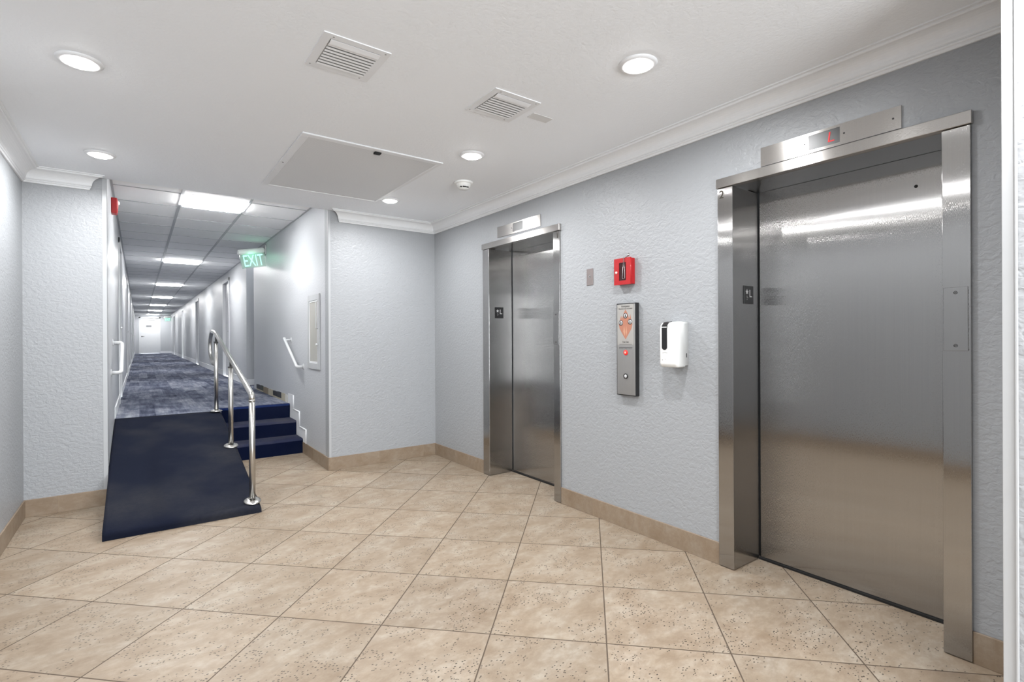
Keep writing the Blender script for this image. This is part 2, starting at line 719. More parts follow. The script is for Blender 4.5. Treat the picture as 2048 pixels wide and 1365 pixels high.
# ---------------------------------------------------------------- the setting
# lobby floor (runs into the two lift recesses and under the steps)
struct('floor', box(BM(), -0.82, 3.05, -4.5, 6.9, -0.10, 0.0), 'travertine')
struct('ceiling', box(BM(), -0.82, 2.83, -4.5, YB, CEIL, CEIL + 0.145), 'ceiling')
struct('wall_left', box(BM(), XL - 0.12, XL, -4.5, YB + 0.12, 0, CEIL), 'wall')
bm = BM()
struct('wall_back', box(bm, XL, HXL, YB, YB + 0.12, 0, HCEIL), 'wall')
struct('wall_back_east', box(BM(), HXR, XR + 0.12, YB, YB + 0.12, 0, HCEIL), 'wall')
# lift wall with two openings
E2 = dict(o0=0.572, o1=1.680, i0=0.664, i1=1.588)
E1 = dict(o0=3.048, o1=4.168, i0=3.126, i1=4.060)
ETOP = 2.165
bm = BM()
w1 = XR + 0.12
box(bm, XR, w1, -4.5, E2['o0'] + 0.02, 0, CEIL)
box(bm, XR, w1, E2['o0'] + 0.02, E2['o1'] - 0.02, ETOP + 0.03, CEIL)
box(bm, XR, w1, E2['o1'] - 0.02, E1['o0'] + 0.02, 0, CEIL)
box(bm, XR, w1, E1['o0'] + 0.02, E1['o1'] - 0.02, ETOP + 0.03, CEIL)
box(bm, XR, w1, E1['o1'] - 0.02, YB, 0, CEIL)
struct('wall_right', bm, 'wall')
# unseen front end behind the camera: wall with a wide opening added for light
bm = BM()
box(bm, XL, -0.6, -4.5, -4.38, 0, CEIL)
box(bm, 2.4, XR, -4.5, -4.38, 0, CEIL)
box(bm, -0.6, 2.4, -4.5, -4.38, 2.5, CEIL)
struct('wall_front', bm, 'wall')
# white textured pillar at the edge of the lift wall
PX, PY = 2.2, 0.3905
struct('pillar', box(BM(), PX, XR, -0.15, PY, 0, CEIL), 'pillar')
bm = BM()
box(bm, PX - 0.004, PX, PY - 0.030, PY + 0.003, 0, CEIL, 0.0015)
box(bm, PX - 0.010, PX - 0.003, PY - 0.034, PY - 0.027, 0, CEIL, 0.002)
struct('trim_1', bm, 'pillar_trim')

# hallway shell
bm = BM()
yy = YB + 0.12
LDOORS = [(8.15, 9.1), (13.4, 14.35), (18.3, 19.25), (23.2, 24.15), (28.1, 29.05)]
for a, b in LDOORS:
    box(bm, HXL - 0.12, HXL, yy, a, 0, HCEIL)
    box(bm, HXL - 0.12, HXL, a, b, HF + 2.07, HCEIL)
    yy = b
box(bm, HXL - 0.12, HXL, yy, YEND, 0, HCEIL)
struct('hallway_wall_left', bm, 'hall_wall')
bm = BM()
ALC = (9.28, 10.0)
RDOORS = [(12.12, 13.05), (18.85, 19.8), (25.6, 26.55), (32.0, 32.95)]
box(bm, HXR, HXR + 0.12, YB + 0.12, ALC[0], 0, HCEIL)
box(bm, HXR, HXR + 0.62, ALC[1], ALC[1] + 0.12, HF, HCEIL)
box(bm, HXR + 0.5, HXR + 0.62, ALC[0] - 0.12, ALC[1], HF, HCEIL)
box(bm, HXR + 0.12, HXR + 0.62, ALC[0] - 0.12, ALC[0], HF, HCEIL)
yy = ALC[1] + 0.12
for a, b in RDOORS:
    box(bm, HXR, HXR + 0.12, yy, a, HF, HCEIL)
    box(bm, HXR, HXR + 0.12, a, b, HF + 2.07, HCEIL)
    yy = b
box(bm, HXR, HXR + 0.12, yy, YEND, HF, HCEIL)
struct('hallway_wall_right', bm, 'hall_wall')
# far end wall with one door
bm = BM()
box(bm, HXL - 0.12, 0.06, YEND, YEND + 0.12, HF, HCEIL)
box(bm, 0.06, 0.96, YEND, YEND + 0.12, HF + 2.05, HCEIL)
box(bm, 0.96, HXR + 0.12, YEND, YEND + 0.12, HF, HCEIL)
struct('hallway_wall_far', bm, 'hall_wall')

# hallway floor, raised 50 cm, planked carpet
bm = BM()
prism(bm, [(HXL, 6.62), (0.75, 6.62), (0.75, 6.86), (HXR, 6.86), (HXR, ALC[0]), (HXR + 0.5, ALC[0]), (HXR + 0.5, ALC[1]), (HXR, ALC[1]), (HXR, YEND + 0.12), (HXL, YEND + 0.12)], 'z', HF - 0.1, HF)
struct('hallway_floor', bm, 'plank_carpet')

# hallway ceiling: tile slab with the grid bars below it
LIGHT_Y = [5.935 + 4.88 * k for k in range(7)]
GX = (0.352, 0.940)
bm = BM()
holes = []
y0 = YB - 0.0
seg = YB
for ly in LIGHT_Y:
    box(bm, HXL - 0.12, GX[0], seg, ly + 0.61, HCEIL, HCEIL + 0.08)
    box(bm, GX[1], HXR + 0.12, seg, ly + 0.61, HCEIL, HCEIL + 0.08)
    box(bm, GX[0], GX[1], seg, ly, HCEIL, HCEIL + 0.08)
    seg = ly + 0.61
if seg < YEND + 0.12:
    box(bm, HXL - 0.12, HXR + 0.12, seg, YEND + 0.12, HCEIL, HCEIL + 0.08)
struct('hallway_ceiling', bm, 'tile_ceiling')
bm = BM()
for gx in GX:
    box(bm, gx - 0.013, gx + 0.013, YB + 0.02, YEND, HCEIL - 0.006, HCEIL + 0.001)
box(bm, HXL, HXL + 0.018, YB + 0.02, YEND, HCEIL - 0.006, HCEIL + 0.001)
box(bm, HXR - 0.018, HXR, YB + 0.02, YEND, HCEIL - 0.006, HCEIL + 0.001)
k = 0
while 5.935 + 0.61 * k < YEND - 0.1:
    yk = 5.935 + 0.61 * k
    box(bm, HXL, HXR, yk - 0.008, yk + 0.008, HCEIL - 0.004, HCEIL + 0.001)
    k += 1
g = struct('ceiling_grid_trim', bm, 'grey_white')

# crown mouldings
PROF = [(0.0, -0.108), (0.010, -0.108), (0.013, -0.103), (0.013, -0.097), (0.019, -0.094), (0.021, -0.088), (0.018, -0.084), (0.024, -0.080), (0.026, -0.074)]
for k in range(1, 8):
    t = k / 8 * PI / 2
    PROF.append((0.026 + 0.062 * (1 - math.cos(t)), -0.074 + 0.056 * math.sin(t)))
PROF += [(0.090, -0.018), (0.094, -0.014), (0.094, -0.008), (0.107, -0.006), (0.107, 0.0), (0.0, 0.0)]


def crown(name, along, wall, sign, a, b, sa, sb):
    """along 'x'/'y'; wall = coordinate of the wall plane; sign = direction of projection; ends move by sa*d, sb*d"""
    bm = BM()
    ra, rb = [], []
    for d, z in PROF:
        pa, pb = a + sa * d, b + sb * d
        w = wall + sign * d
        if along == 'x':
            ra.append(bm.verts.new((pa, w, CEIL + z)))
            rb.append(bm.verts.new((pb, w, CEIL + z)))
        else:
            ra.append(bm.verts.new((w, pa, CEIL + z)))
            rb.append(bm.verts.new((w, pb, CEIL + z)))
    n = len(PROF)
    for i in range(n):
        bm.faces.new((ra[i], ra[(i + 1) % n], rb[(i + 1) % n], rb[i]))
    bm.faces.new(ra[::-1])
    bm.faces.new(rb)
    return struct(name, bm, 'white_trim')


crown('trim_2', 'y', XR, -1, PY, YB, 0, -1)
crown('trim_3', 'x', YB, -1, 1.642, XR, -1, -1)
crown('trim_4', 'x', YB, -1, XL, -0.317, 1, 1)
crown('trim_5', 'y', XL, 1, -4.38, YB, 0, -1)

# stone tile base
BT, BH = 0.010, 0.128


def base(name, boxes):
    bm = BM()
    for bx in boxes:
        box(bm, *bx, 0.0015, 1)
    return struct(name, bm, 'tile_base')


base('baseboard_right', [(XR - BT, XR, PY, E2['o0'], 0, BH), (XR - BT, XR, E2['o1'], E1['o0'], 0, BH), (XR - BT, XR, E1['o1'], YB - BT, 0, BH)])
base('baseboard_back', [(HXR, XR, YB - BT, YB, 0, BH)])
base('baseboard_left', [(XL, XL + BT, -4.38, YB - BT, 0, BH)])
base('baseboard_back_left', [(XL, HXL, YB - BT, YB, 0, BH)])
base('baseboard_stair', [(HXR - BT, HXR, YB - BT, 6.18, 0, BH)])

# corner guards
bm = BM()
box(bm, HXL - 0.028, HXL + 0.003, YB - 0.003, YB, BH, CEIL - 0.004, 0.001, 1)
box(bm, HXL, HXL + 0.003, YB - 0.003, YB + 0.028, BH, CEIL - 0.004, 0.001, 1)
struct('trim_6', bm, 'corner_plastic')
bm = BM()
box(bm, HXR - 0.002, HXR + 0.020, YB - 0.002, YB, BH, CEIL - 0.004, 0.0008, 1)
box(bm, HXR - 0.002, HXR, YB - 0.002, YB + 0.020, BH, CEIL - 0.004, 0.0008, 1)
struct('trim_7', bm, 'corner_plastic')

# hallway cove base (vinyl with a white top bead)


def cove(name, x, sign, runs):
    bm = BM()
    for a, b in runs:
        x0, x1 = sorted((x, x + sign * 0.006))
        box(bm, x0, x1, a, b, HF, HF + 0.115)
        x0, x1 = sorted((x, x + sign * 0.012))
        box(bm, x0, x1, a, b, HF + 0.108, HF + 0.122, 0.003)
    return struct(name, bm, 'white_trim')


runs = []
yy = 6.64
for a, b in LDOORS:
    runs.append((yy, a - 0.06))
    yy = b + 0.06
runs.append((yy, YEND))
cove('baseboard_hallway_left', HXL, 1, runs)
runs = []
yy = ALC[1]
for a, b in RDOORS:
    runs.append((yy, a - 0.06))
    yy = b + 0.06
runs.append((yy, YEND))
cove('baseboard_hallway_right', HXR, -1, runs)
bm = BM()
box(bm, 1.0, HXR, YEND - 0.012, YEND, HF, HF + 0.12)
box(bm, HXR, HXR + 0.5, ALC[1] - 0.012, ALC[1], HF, HF + 0.10)
struct('baseboard_hallway_far', bm, 'white_trim')

# stepped skirt beside the stairs
bm = BM()
prism(bm, [(6.047, BH), (6.047, 0.283), (6.335, 0.283), (6.335, 0.455), (6.618, 0.455), (6.618, 0.625), (6.90, 0.625), (6.90, 0.50), (6.80, 0.50), (6.80, 0.33), (6.48, 0.33), (6.48, 0.163), (6.18, 0.163), (6.18, 0.02), (6.19, 0.02), (6.18, BH)], 'x', HXR - 0.005, HXR)
for a, b, c, d in ((6.047, 6.047, BH, 0.283), (6.047, 6.335, 0.283, 0.283), (6.335, 6.335, 0.283, 0.455), (6.335, 6.618, 0.455, 0.455), (6.618, 6.618, 0.455, 0.625)):
    tube(bm, [(HXR - 0.006, a, c), (HXR - 0.006, b, d)], 0.008, 8)
struct('trim_8', bm, 'white_trim')
# bare strip where the base is missing
bm = BM()
CH = [(6.905, 7.06, 'plaster_pale'), (7.06, 7.28, 'plaster_cream'), (7.28, 7.56, 'glue_black'), (7.565, 7.80, 'glue_black'), (7.80, 8.12, 'plaster_cream'), (8.12, 8.50, 'plaster_brown'), (8.50, 8.72, 'glue_green'), (8.72, 9.05, 'glue_black')]
M['plaster_pale'] = plain('bare_plaster_pale', (0.55, 0.54, 0.50), 0.8, bump_scale=30, bump_d=0.01)
M['plaster_cream'] = plain('bare_plaster_cream', (0.42, 0.38, 0.29), 0.8, bump_scale=30, bump_d=0.01)
M['plaster_brown'] = plain('bare_plaster_brown', (0.20, 0.16, 0.11), 0.8, bump_scale=30, bump_d=0.01)
M['glue_black'] = plain('old_glue_black', (0.008, 0.009, 0.014), 0.6, bump_scale=30, bump_d=0.01)
M['glue_green'] = plain('old_glue_green', (0.03, 0.038, 0.028), 0.6, bump_scale=30, bump_d=0.01)
slots = ['plaster_pale', 'plaster_cream', 'plaster_brown', 'glue_black', 'glue_green']
for a, b, mt in CH:
    nf = len(bm.faces)
    top = HF + 0.098 + rnd.uniform(-0.01, 0.008)
    lowz = HF + (0.022 if mt.startswith('glue') else 0.0)
    prism(bm, [(a, lowz), (b, lowz), (b + 0.01, top - 0.004), ((a + b) / 2, top + 0.004), (a + 0.006, top)], 'x', HXR - 0.0045 - rnd.random() * 0.002, HXR)
    bm.faces.ensure_lookup_table()
    for f in bm.faces[nf:]:
        f.material_index = slots.index(mt)
nf = len(bm.faces)
box(bm, HXR - 0.004, HXR, 6.905, 9.05, HF, HF + 0.024)
bm.faces.ensure_lookup_table()
for f in bm.faces[nf:]:
    f.material_index = 1
struct('trim_9', bm, slots)

# ---------------------------------------------------------------- hallway doors


def hall_door(name, x, sign, a, b, handle_y):
    """door in a side wall: sign = direction into the hallway"""
    bm = BM()
    box(bm, *sorted((x - sign * 0.085, x - sign * 0.045)), a, b, HF + 0.008, HF + 2.03)
    d = struct(name, bm, 'door_paint')
    bm = BM()
    for ya, yb in ((a - 0.055, a + 0.012), (b - 0.012, b + 0.055)):
        box(bm, *sorted((x - sign * 0.11, x + sign * 0.014)), ya, yb, HF, HF + 2.10, 0.003, 1)
    box(bm, *sorted((x - sign * 0.11, x + sign * 0.014)), a - 0.055, b + 0.055, HF + 2.03, HF + 2.10, 0.003, 1)
    obj('door_frame', bm, 'door_paint', d)
    bm = BM()
    xs = x - sign * 0.045
    disc(bm, (xs, handle_y, HF + 0.98), (sign, 0, 0), 0.027, 0.01, 16)
    tube(bm, fillet([(xs, handle_y, HF + 0.98), (xs + sign * 0.055, handle_y, HF + 0.98), (xs + sign * 0.055, handle_y + (0.11 if handle_y < (a + b) / 2 else -0.11), HF + 0.98)], 0.015), 0.010, 10)
    obj('door_handle', bm, 'nickel', d)
    return d


n = 1
for a, b in RDOORS:
    hall_door('door_%d' % n, HXR, -1, a, b, a + 0.09)
    n += 1
for a, b in LDOORS:
    hall_door('door_%d' % n, HXL, 1, a, b, b - 0.09)
    n += 1
# far door
bm = BM()
box(bm, 0.07, 0.95, YEND + 0.03, YEND + 0.07, HF + 0.01, HF + 2.03)
fd = struct('door_%d' % n, bm, 'door_paint')
bm = BM()
box(bm, 0.0, 0.07, YEND - 0.015, YEND + 0.09, HF, HF + 2.10)
box(bm, 0.95, 1.02, YEND - 0.015, YEND + 0.09, HF, HF + 2.10)
box(bm, 0.0, 1.02, YEND - 0.015, YEND + 0.09, HF + 2.03, HF + 2.10)
obj('door_frame', bm, 'door_paint', fd)
bm = BM()
tube(bm, fillet([(0.14, YEND + 0.03, HF + 0.98), (0.14, YEND - 0.03, HF + 0.98), (0.25, YEND - 0.03, HF + 0.98)], 0.015), 0.012, 10)
disc(bm, (0.14, YEND + 0.03, HF + 0.98), (0, -1, 0), 0.032, 0.012, 16)
obj('door_handle', bm, 'dark_metal', fd)
bm = BM()
box(bm, 0.45, 0.75, YEND - 0.03, YEND + 0.03, HF + 1.94, HF + 2.0, 0.006)
tube(bm, [(0.5, YEND - 0.02, HF + 2.01), (0.75, YEND - 0.10, HF + 2.02), (0.95, YEND - 0.02, HF + 2.04)], 0.012, 8)
obj('door_closer', bm, 'nickel', fd)
bm = BM()
box(bm, 0.33, 0.60, YEND + 0.024, YEND + 0.03, 2.03, 2.14)
sg = obj('door_sign', bm, 'grey_white', fd, 'small pale sign with dark printed lines')
bm = BM()
for z0, z1 in ((2.118, 2.134), (2.082, 2.096), (2.036, 2.064)):
    box(bm, 0.34, 0.59, YEND + 0.021, YEND + 0.0242, z0, z1)
obj('printed_lines', bm, 'dark_metal', sg)

# ---------------------------------------------------------------- lifts


def elevator(E, digit, digit_y, label, jack, braille_x, hole=None):
    o0, o1, i0, i1 = E['o0'], E['o1'], E['i0'], E['i1']
    XF, XD = 2.690, 2.965
    t = thing('elevator_entrance', label, 'elevator', (XF, (o0 + o1) / 2, 0), 'elevator entrances in the lobby wall')
    bm = BM()
    box(bm, XD, XD + 0.035, i0 - 0.06, i1 - 0.008, 0.012, ETOP + 0.04)
    obj('door_panel', bm, 'steel', t)
    if hole:
        bm = disc(BM(), (XD + 0.001, hole[0], hole[1]), (-1, 0, 0), 0.0075, 0.002, 18)
        obj('key_hole', bm, 'black', t)
    for j, (a, b) in enumerate(((o0, i0), (i1, o1))):
        bm = box(BM(), XF, XD - 0.006, a, b, 0.004, ETOP - 0.004, 0.0025, 2)
        jm = obj('side_jamb', bm, 'steel', t)
        if j == 0:
            right_jamb = jm
        else:
            left_jamb = jm
    bm = box(BM(), XF - 0.008, XF + 0.03, o0 - 0.006, o1 + 0.006, ETOP - 0.002, ETOP + 0.052, 0.003, 2)
    hd = obj('header', bm, 'steel_light', t)
    bm = box(BM(), XF + 0.03, XD - 0.004, o0, o1, ETOP - 0.002, ETOP + 0.03)
    obj('soffit', bm, 'steel', hd)  # underside in darker steel than the header face: shade put into the colour
    # dark gaps: sill groove and edge seams
    bm = BM()
    box(bm, XD - 0.012, XD + 0.04, i0 - 0.05, i1, 0.0005, 0.011)
    obj('door_sill', bm, 'black', t)
    bm = BM()
    box(bm, XD + 0.036, XD + 0.06, o0, o1, 0.0, ETOP + 0.05)
    obj('shaft_backing', bm, 'black', t)
    # cover plate on the near jamb
    ja, jb, jz0, jz1 = jack
    bm = box(BM(), XF - 0.0045, XF - 0.0002, ja, jb, jz0, jz1, 0.001, 1)
    pl = obj('cover_plate', bm, 'steel', right_jamb, 'flat screwed cover plate')
    for z in (jz0 + 0.022, jz1 - 0.022):
        bm = BM()
        c = (XF - 0.0045, (ja + jb) / 2, z)
        ring_bar(bm, c, (-1, 0, 0), 0.0042, 0.0068, 0.0015, 16)
        disc(bm, c, (-1, 0, 0), 0.0025, 0.002, 10)
        obj('screw', bm, 'dark_metal', pl)
    # braille plate on the inside of the far jamb
    b0, b1 = braille_x
    yf = i1
    bm = box(BM(), b0, b1, yf - 0.004, yf - 0.0002, 1.503, 1.608, 0.001, 1)
    bp = obj('braille_plate', bm, 'black_plastic', left_jamb, 'black plate with a raised star and letter L')
    bm = BM()
    cx = (b0 + b1) / 2
    text_bm(bm, 'L', 0.062, (cx + 0.018, yf - 0.0045, 1.562), (1, 0, 0), (0, 0, 1))
    # small star and braille dots
    sx = cx - 0.020
    pts = []
    for q in range(10):
        r = 0.016 if q % 2 == 0 else 0.0075
        pts.append((sx + r * math.sin(q * PI / 5), 1.572 + r * math.cos(q * PI / 5)))
    prism(bm, pts, 'y', yf - 0.005, yf - 0.0041)
    for dx, dz in ((0, 0), (0, 0.009), (0.008, 0), (0, -0.009)):
        disc(bm, (sx + dx, yf - 0.004, 1.538 + dz), (0, -1, 0), 0.002, 0.0015, 8)
    obj('raised_letter', bm, 'engraved', bp)
    # lift number
    bm = BM()
    text_bm(bm, digit, 0.062, (XF - 0.001, digit_y, 2.124), (0, -1, 0), (0, 0, 1), 0.0016)
    obj('number', bm, 'digit', left_jamb if digit == '2' else right_jamb, 'dark number ' + digit)
    return t


elevator(E2, '2', 1.654, 'wide brushed steel elevator doorway marked 2, beside the white hand sanitizer dispenser', (0.581, 0.659, 1.252, 1.512), (2.800, 2.900), (0.827, 2.02))
elevator(E1, '1', 3.073, 'narrower brushed steel elevator doorway marked 1, near the back corner', (3.057, 3.124, 1.256, 1.520), (2.757, 2.856))


def indicator(y0, y1, z0, z1, s0, s1, t0, t1, label, lit):
    t = thing('floor_indicator', label, 'floor indicator', (XR, (y0 + y1) / 2, z0), 'floor indicators above the elevators')
    bm = BM()
    X0, X1 = XR - 0.007, XR - 0.0002
    box(bm, X0, X1, y0, s0, z0, z1)
    box(bm, X0, X1, s1, y1, z0, z1)
    box(bm, X0, X1, s0, s1, z0, t0)
    box(bm, X0, X1, s0, s1, t1, z1)
    obj('face_plate', bm, 'steel_light', t)
    bm = box(BM(), X0 + 0.0015, X1, s0, s1, t0, t1)
    sc = obj('screen', bm, 'black_plastic', t)
    if lit:
        bm = BM()
        text_bm(bm, 'L', 0.070, (X0 + 0.0008, 1.088, (t0 + t1) / 2 - 0.001), (0, -1, 0), (0, 0, 1), 0.001, shear=0.12)
        obj('digit', bm, 'led_red', sc, 'red glowing letter L')
    for y in (s0 - 0.018, s1 + 0.018) + ((y0 + 0.03,) if lit else ()):
        bm = disc(BM(), (X0, y, (t0 + t1) / 2), (-1, 0, 0), 0.0042, 0.0012, 12)
        obj('screw', bm, 'dark_metal', t)
    return t


indicator(0.804, 1.430, 2.225, 2.325, 1.047, 1.188, 2.239, 2.312, 'steel floor indicator plate showing a red L above elevator 2', True)
indicator(3.295, 3.925, 2.243, 2.341, 3.534, 3.681, 2.259, 2.334, 'steel floor indicator plate with blank grey screen above elevator 1', False)

# ---------------------------------------------------------------- items on the lift wall
# key switch plate
t = thing('key_switch_plate', 'small scratched metal key switch plate beside elevator 1', 'switch plate', (XR, 2.723, 1.70))
obj('plate', box(BM(), XR - 0.004, XR - 0.0002, 2.690, 2.757, 1.700, 1.823, 0.0012, 1), 'brown_metal', t)
bm = ring_bar(BM(), (XR - 0.004, 2.725, 1.766), (-1, 0, 0), 0.005, 0.009, 0.002, 16)
obj('lock_ring', bm, 'nickel', t)
obj('keyhole', disc(BM(), (XR - 0.004, 2.725, 1.762), (-1, 0, 0), 0.0052, 0.0012, 14), 'black', t)

# red break-glass box
RX = 2.655
t = thing('fire_key_box', 'red metal fire key box with dark window and hanging hammer', 'key box', (XR, 2.37, 1.672))
bm = box(BM(), RX + 0.006, XR - 0.0002, 2.298, 2.440, 1.674, 1.850, 0.004)
obj('body', bm, 'red', t)
bm = BM()
fy0, fy1, fz0, fz1 = 2.296, 2.442, 1.672, 1.852
wy0, wy1, wz0, wz1 = 2.336, 2.398, 1.700, 1.822
box(bm, RX, RX + 0.008, fy0, wy0, fz0, fz1)
box(bm, RX, RX + 0.008, wy1, fy1, fz0, fz1)
box(bm, RX, RX + 0.008, wy0, wy1, fz0, wz0)
box(bm, RX, RX + 0.008, wy0, wy1, wz1, fz1)
obj('door', bm, 'red', t)
obj('window', box(BM(), RX + 0.003, RX + 0.0065, wy0, wy1, wz0, wz1), plain('dark_red_glass', (0.035, 0.006, 0.007), 0.15), t)
obj('lock', disc(BM(), (RX, 2.420, 1.757), (-1, 0, 0), 0.009, 0.004, 18), 'lock', t)
bm = BM()
tube(bm, [(RX + 0.02, 2.375, 1.851), (RX + 0.012, 2.330, 1.862), (RX + 0.010, 2.318, 1.866)], 0.004, 8)
tube(bm, [(RX + 0.010, 2.322, 1.860), (RX + 0.010, 2.322, 1.880)], 0.007, 10)
hm = obj('hammer', bm, 'nickel', t)
bm = BM()
tube(bm, fillet([(RX - 0.004, 2.352, 1.856), (RX - 0.005, 2.363, 1.714), (RX - 0.005, 2.352, 1.708), (RX - 0.005, 2.341, 1.714), (RX - 0.004, 2.348, 1.856)], 0.008), 0.0013, 6)
obj('chain', bm, 'nickel', hm)
obj('hinge', tube(BM(), [(RX + 0.004, 2.296, 1.685), (RX + 0.004, 2.296, 1.84)], 0.004, 8), 'red', t)

# hall call station
CX = 2.670
t = thing('call_station', 'tall black framed steel elevator call panel with fire sign and two buttons', 'call panel', (XR, 2.35, 0.918))
cy0, cy1, cz0, cz1 = 2.266, 2.434, 0.918, 1.546
obj('back_box', box(BM(), CX, XR - 0.0002, cy0, cy1, cz0, cz1, 0.002), 'black_plastic', t)
obj('face_plate', box(BM(), CX - 0.003, CX + 0.001, cy0 + 0.004, cy1 - 0.006, cz0 + 0.006, cz1 - 0.007, 0.0008, 1), 'panel_steel', t)
cyc = (cy0 + cy1) / 2 + 0.001
FX = CX - 0.003
Rt, Up = (0, -1, 0), (0, 0, 1)
sign = obj('fire_sign', box(BM(), FX - 0.0008, FX + 0.0002, cyc - 0.070, cyc + 0.070, 1.262, 1.535), plain('printed_steel_sign', (0.40, 0.385, 0.365), 0.45, 0.3), t, 'printed fire notice with orange flames')


def P2(y, z):
    return (y, z)


def flame(bm, pts, dx):
    prism(bm, [(cyc - a, b) for a, b in pts], 'x', FX - 0.0008 - dx, FX - 0.0007)


bm = BM()
flame(bm, [(0.0, 1.300), (0.028, 1.338), (0.052, 1.372), (0.060, 1.402), (0.052, 1.428), (0.042, 1.470), (0.034, 1.440), (0.026, 1.455), (0.016, 1.480), (0.000, 1.502), (-0.014, 1.480), (-0.022, 1.455), (-0.032, 1.440), (-0.038, 1.462), (-0.050, 1.430), (-0.060, 1.402), (-0.052, 1.374), (-0.028, 1.338)], 0.0004)
obj('flame_print', bm, 'orange', sign)
bm = BM()
flame(bm, [(0.005, 1.318), (0.014, 1.350), (0.006, 1.395), (0.002, 1.352)], 0.0006)
flame(bm, [(-0.006, 1.322), (-0.003, 1.352), (-0.012, 1.392), (-0.020, 1.352)], 0.0006)
obj('flame_highlight', bm, plain('printed_flame_light', (0.52, 0.28, 0.18), 0.5), sign)
bm = BM()
bk = BM()
for a, b in ((0.0, 1.460), (-0.040, 1.412), (0.040, 1.418)):
    disc(bm, (FX - 0.0012, cyc - a, b), (-1, 0, 0), 0.0165, 0.0004, 22)
    ring_bar(bk, (FX - 0.0013, cyc - a, b), (-1, 0, 0), 0.0145, 0.0185, 0.0006, 24)
    box(bk, FX - 0.0020, FX - 0.0015, cyc - a - 0.004, cyc - a + 0.003, b - 0.009, b + 0.008)
    disc(bk, (FX - 0.0015, cyc - a + 0.001, b + 0.009), (-1, 0, 0), 0.003, 0.0005, 10)
obj('pictogram_disc', bm, 'engraved', sign)
obj('pictogram', bk, 'black', sign)
for txt, size, z in (('Emergency', 0.0165, 1.524), ('Elevators out of service', 0.0125, 1.508), ('Use Exit', 0.0160, 1.282)):
    obj('printed_text', text_bm(BM(), txt, size, (FX - 0.0012, cyc, z), Rt, Up, 0.0006), 'black', sign)
bm = BM()
box(bm, FX - 0.0012, FX - 0.0007, cyc - 0.055, cyc + 0.055, 1.2655, 1.2675)
obj('printed_rule', bm, 'dark_metal', sign)
bm = BM()
box(bm, FX - 0.0006, FX + 0.0002, cyc - 0.058, cyc + 0.058, 1.243, 1.2455)
for q in range(9):
    box(bm, FX - 0.0006, FX + 0.0002, cyc - 0.05 + q * 0.0125, cyc - 0.043 + q * 0.0125, 1.234, 1.238)
obj('small_print', bm, 'dark_metal', t)
bt = obj('call_button', lathe(BM(), [(0, 0.006), (0.012, 0.006), (0.017, 0.004), (0.019, 0.0), (0, 0)], (FX, cyc, 1.210), (-1, 0, 0), 24), 'button_red', t, 'red lit round call button')
obj('button_lamp', lathe(BM(), [(0, 0.0085), (0.006, 0.007), (0.008, 0.0058), (0, 0.005)], (FX, cyc, 1.210), (-1, 0, 0), 16), 'button_glow', bt)
bt = obj('call_button', ring_bar(BM(), (FX, cyc, 1.050), (-1, 0, 0), 0.0125, 0.0185, 0.004, 26), 'black_plastic', t, 'black ringed round call button')
obj('button_cap', lathe(BM(), [(0, 0.005), (0.010, 0.0045), (0.0125, 0.002), (0.0125, 0), (0, 0)], (FX, cyc, 1.050), (-1, 0, 0), 20), 'engraved', bt)

# hand sanitizer dispenser
t = thing('sanitizer_dispenser', 'white wall hand sanitizer dispenser with black window strip', 'dispenser', (XR, 1.95, 1.128))
bm = BM()
DX = 2.592
prof = [(XR - 0.0002, 1.142), (XR - 0.0002, 1.408), (2.640, 1.408), (2.612, 1.402), (2.598, 1.388), (DX, 1.365), (DX, 1.155), (2.597, 1.138), (2.612, 1.130), (XR - 0.035, 1.130), (XR - 0.030, 1.142)]
tb = BM()
prism(tb, prof, 'y', 1.887, 2.016)
bmesh.ops.recalc_face_normals(tb, faces=tb.faces)
edges = [e for e in tb.edges if abs(e.verts[0].co.y - e.verts[1].co.y) < 1e-6 and not (e.verts[0].co.x > XR - 0.04 and e.verts[1].co.x > XR - 0.04)]
bmesh.ops.bevel(tb, geom=edges, offset=0.014, segments=4, affect='EDGES', profile=0.5)
for f in tb.faces:
    f.smooth = True
merge(bm, tb)
obj('housing', bm, 'white_plastic', t)
wc = 1.976
bm = BM()
pts = [(wc - 0.019, 1.252), (wc - 0.019, 1.386), (wc + 0.019, 1.386), (wc + 0.019, 1.252)]
for q in range(1, 8):
    a = q / 8 * PI
    pts.append((wc + 0.019 * math.cos(a), 1.252 - 0.016 * math.sin(a)))
prism(bm, pts, 'x', DX - 0.0025, DX + 0.004)
prism(bm, [(DX - 0.0025, 1.366), (2.5955, 1.390), (2.610, 1.4045), (2.640, 1.4105), (2.640, 1.404), (2.60, 1.380)], 'y', wc - 0.019, wc + 0.019)
wnd = obj('refill_window', bm, 'black_plastic', t)
obj('window_bar', box(BM(), DX - 0.004, DX + 0.002, wc - 0.018, wc + 0.018, 1.372, 1.377), 'white_plastic', wnd)
bm = BM()
tube(bm, [(DX - 0.0002, wc + 0.016 - q * 0.0045, 1.217 + 0.003 * math.sin(q / 8 * PI)) for q in range(9)], 0.0012, 6)
obj('printed_mark', bm, 'nickel', t)
obj('indicator_hole', disc(BM(), (DX + 0.0005, 1.992, 1.174), (-1, 0, 0), 0.0028, 0.001, 10), 'black', t)
obj('indicator_lamp', disc(BM(), (DX + 0.0005, 1.972, 1.180), (-1, 0, 0), 0.003, 0.001, 10), 'engraved', t)
obj('side_lock', box(BM(), 2.683, 2.690, 1.8862, 1.8875, 1.190, 1.215), 'dark_metal', t)

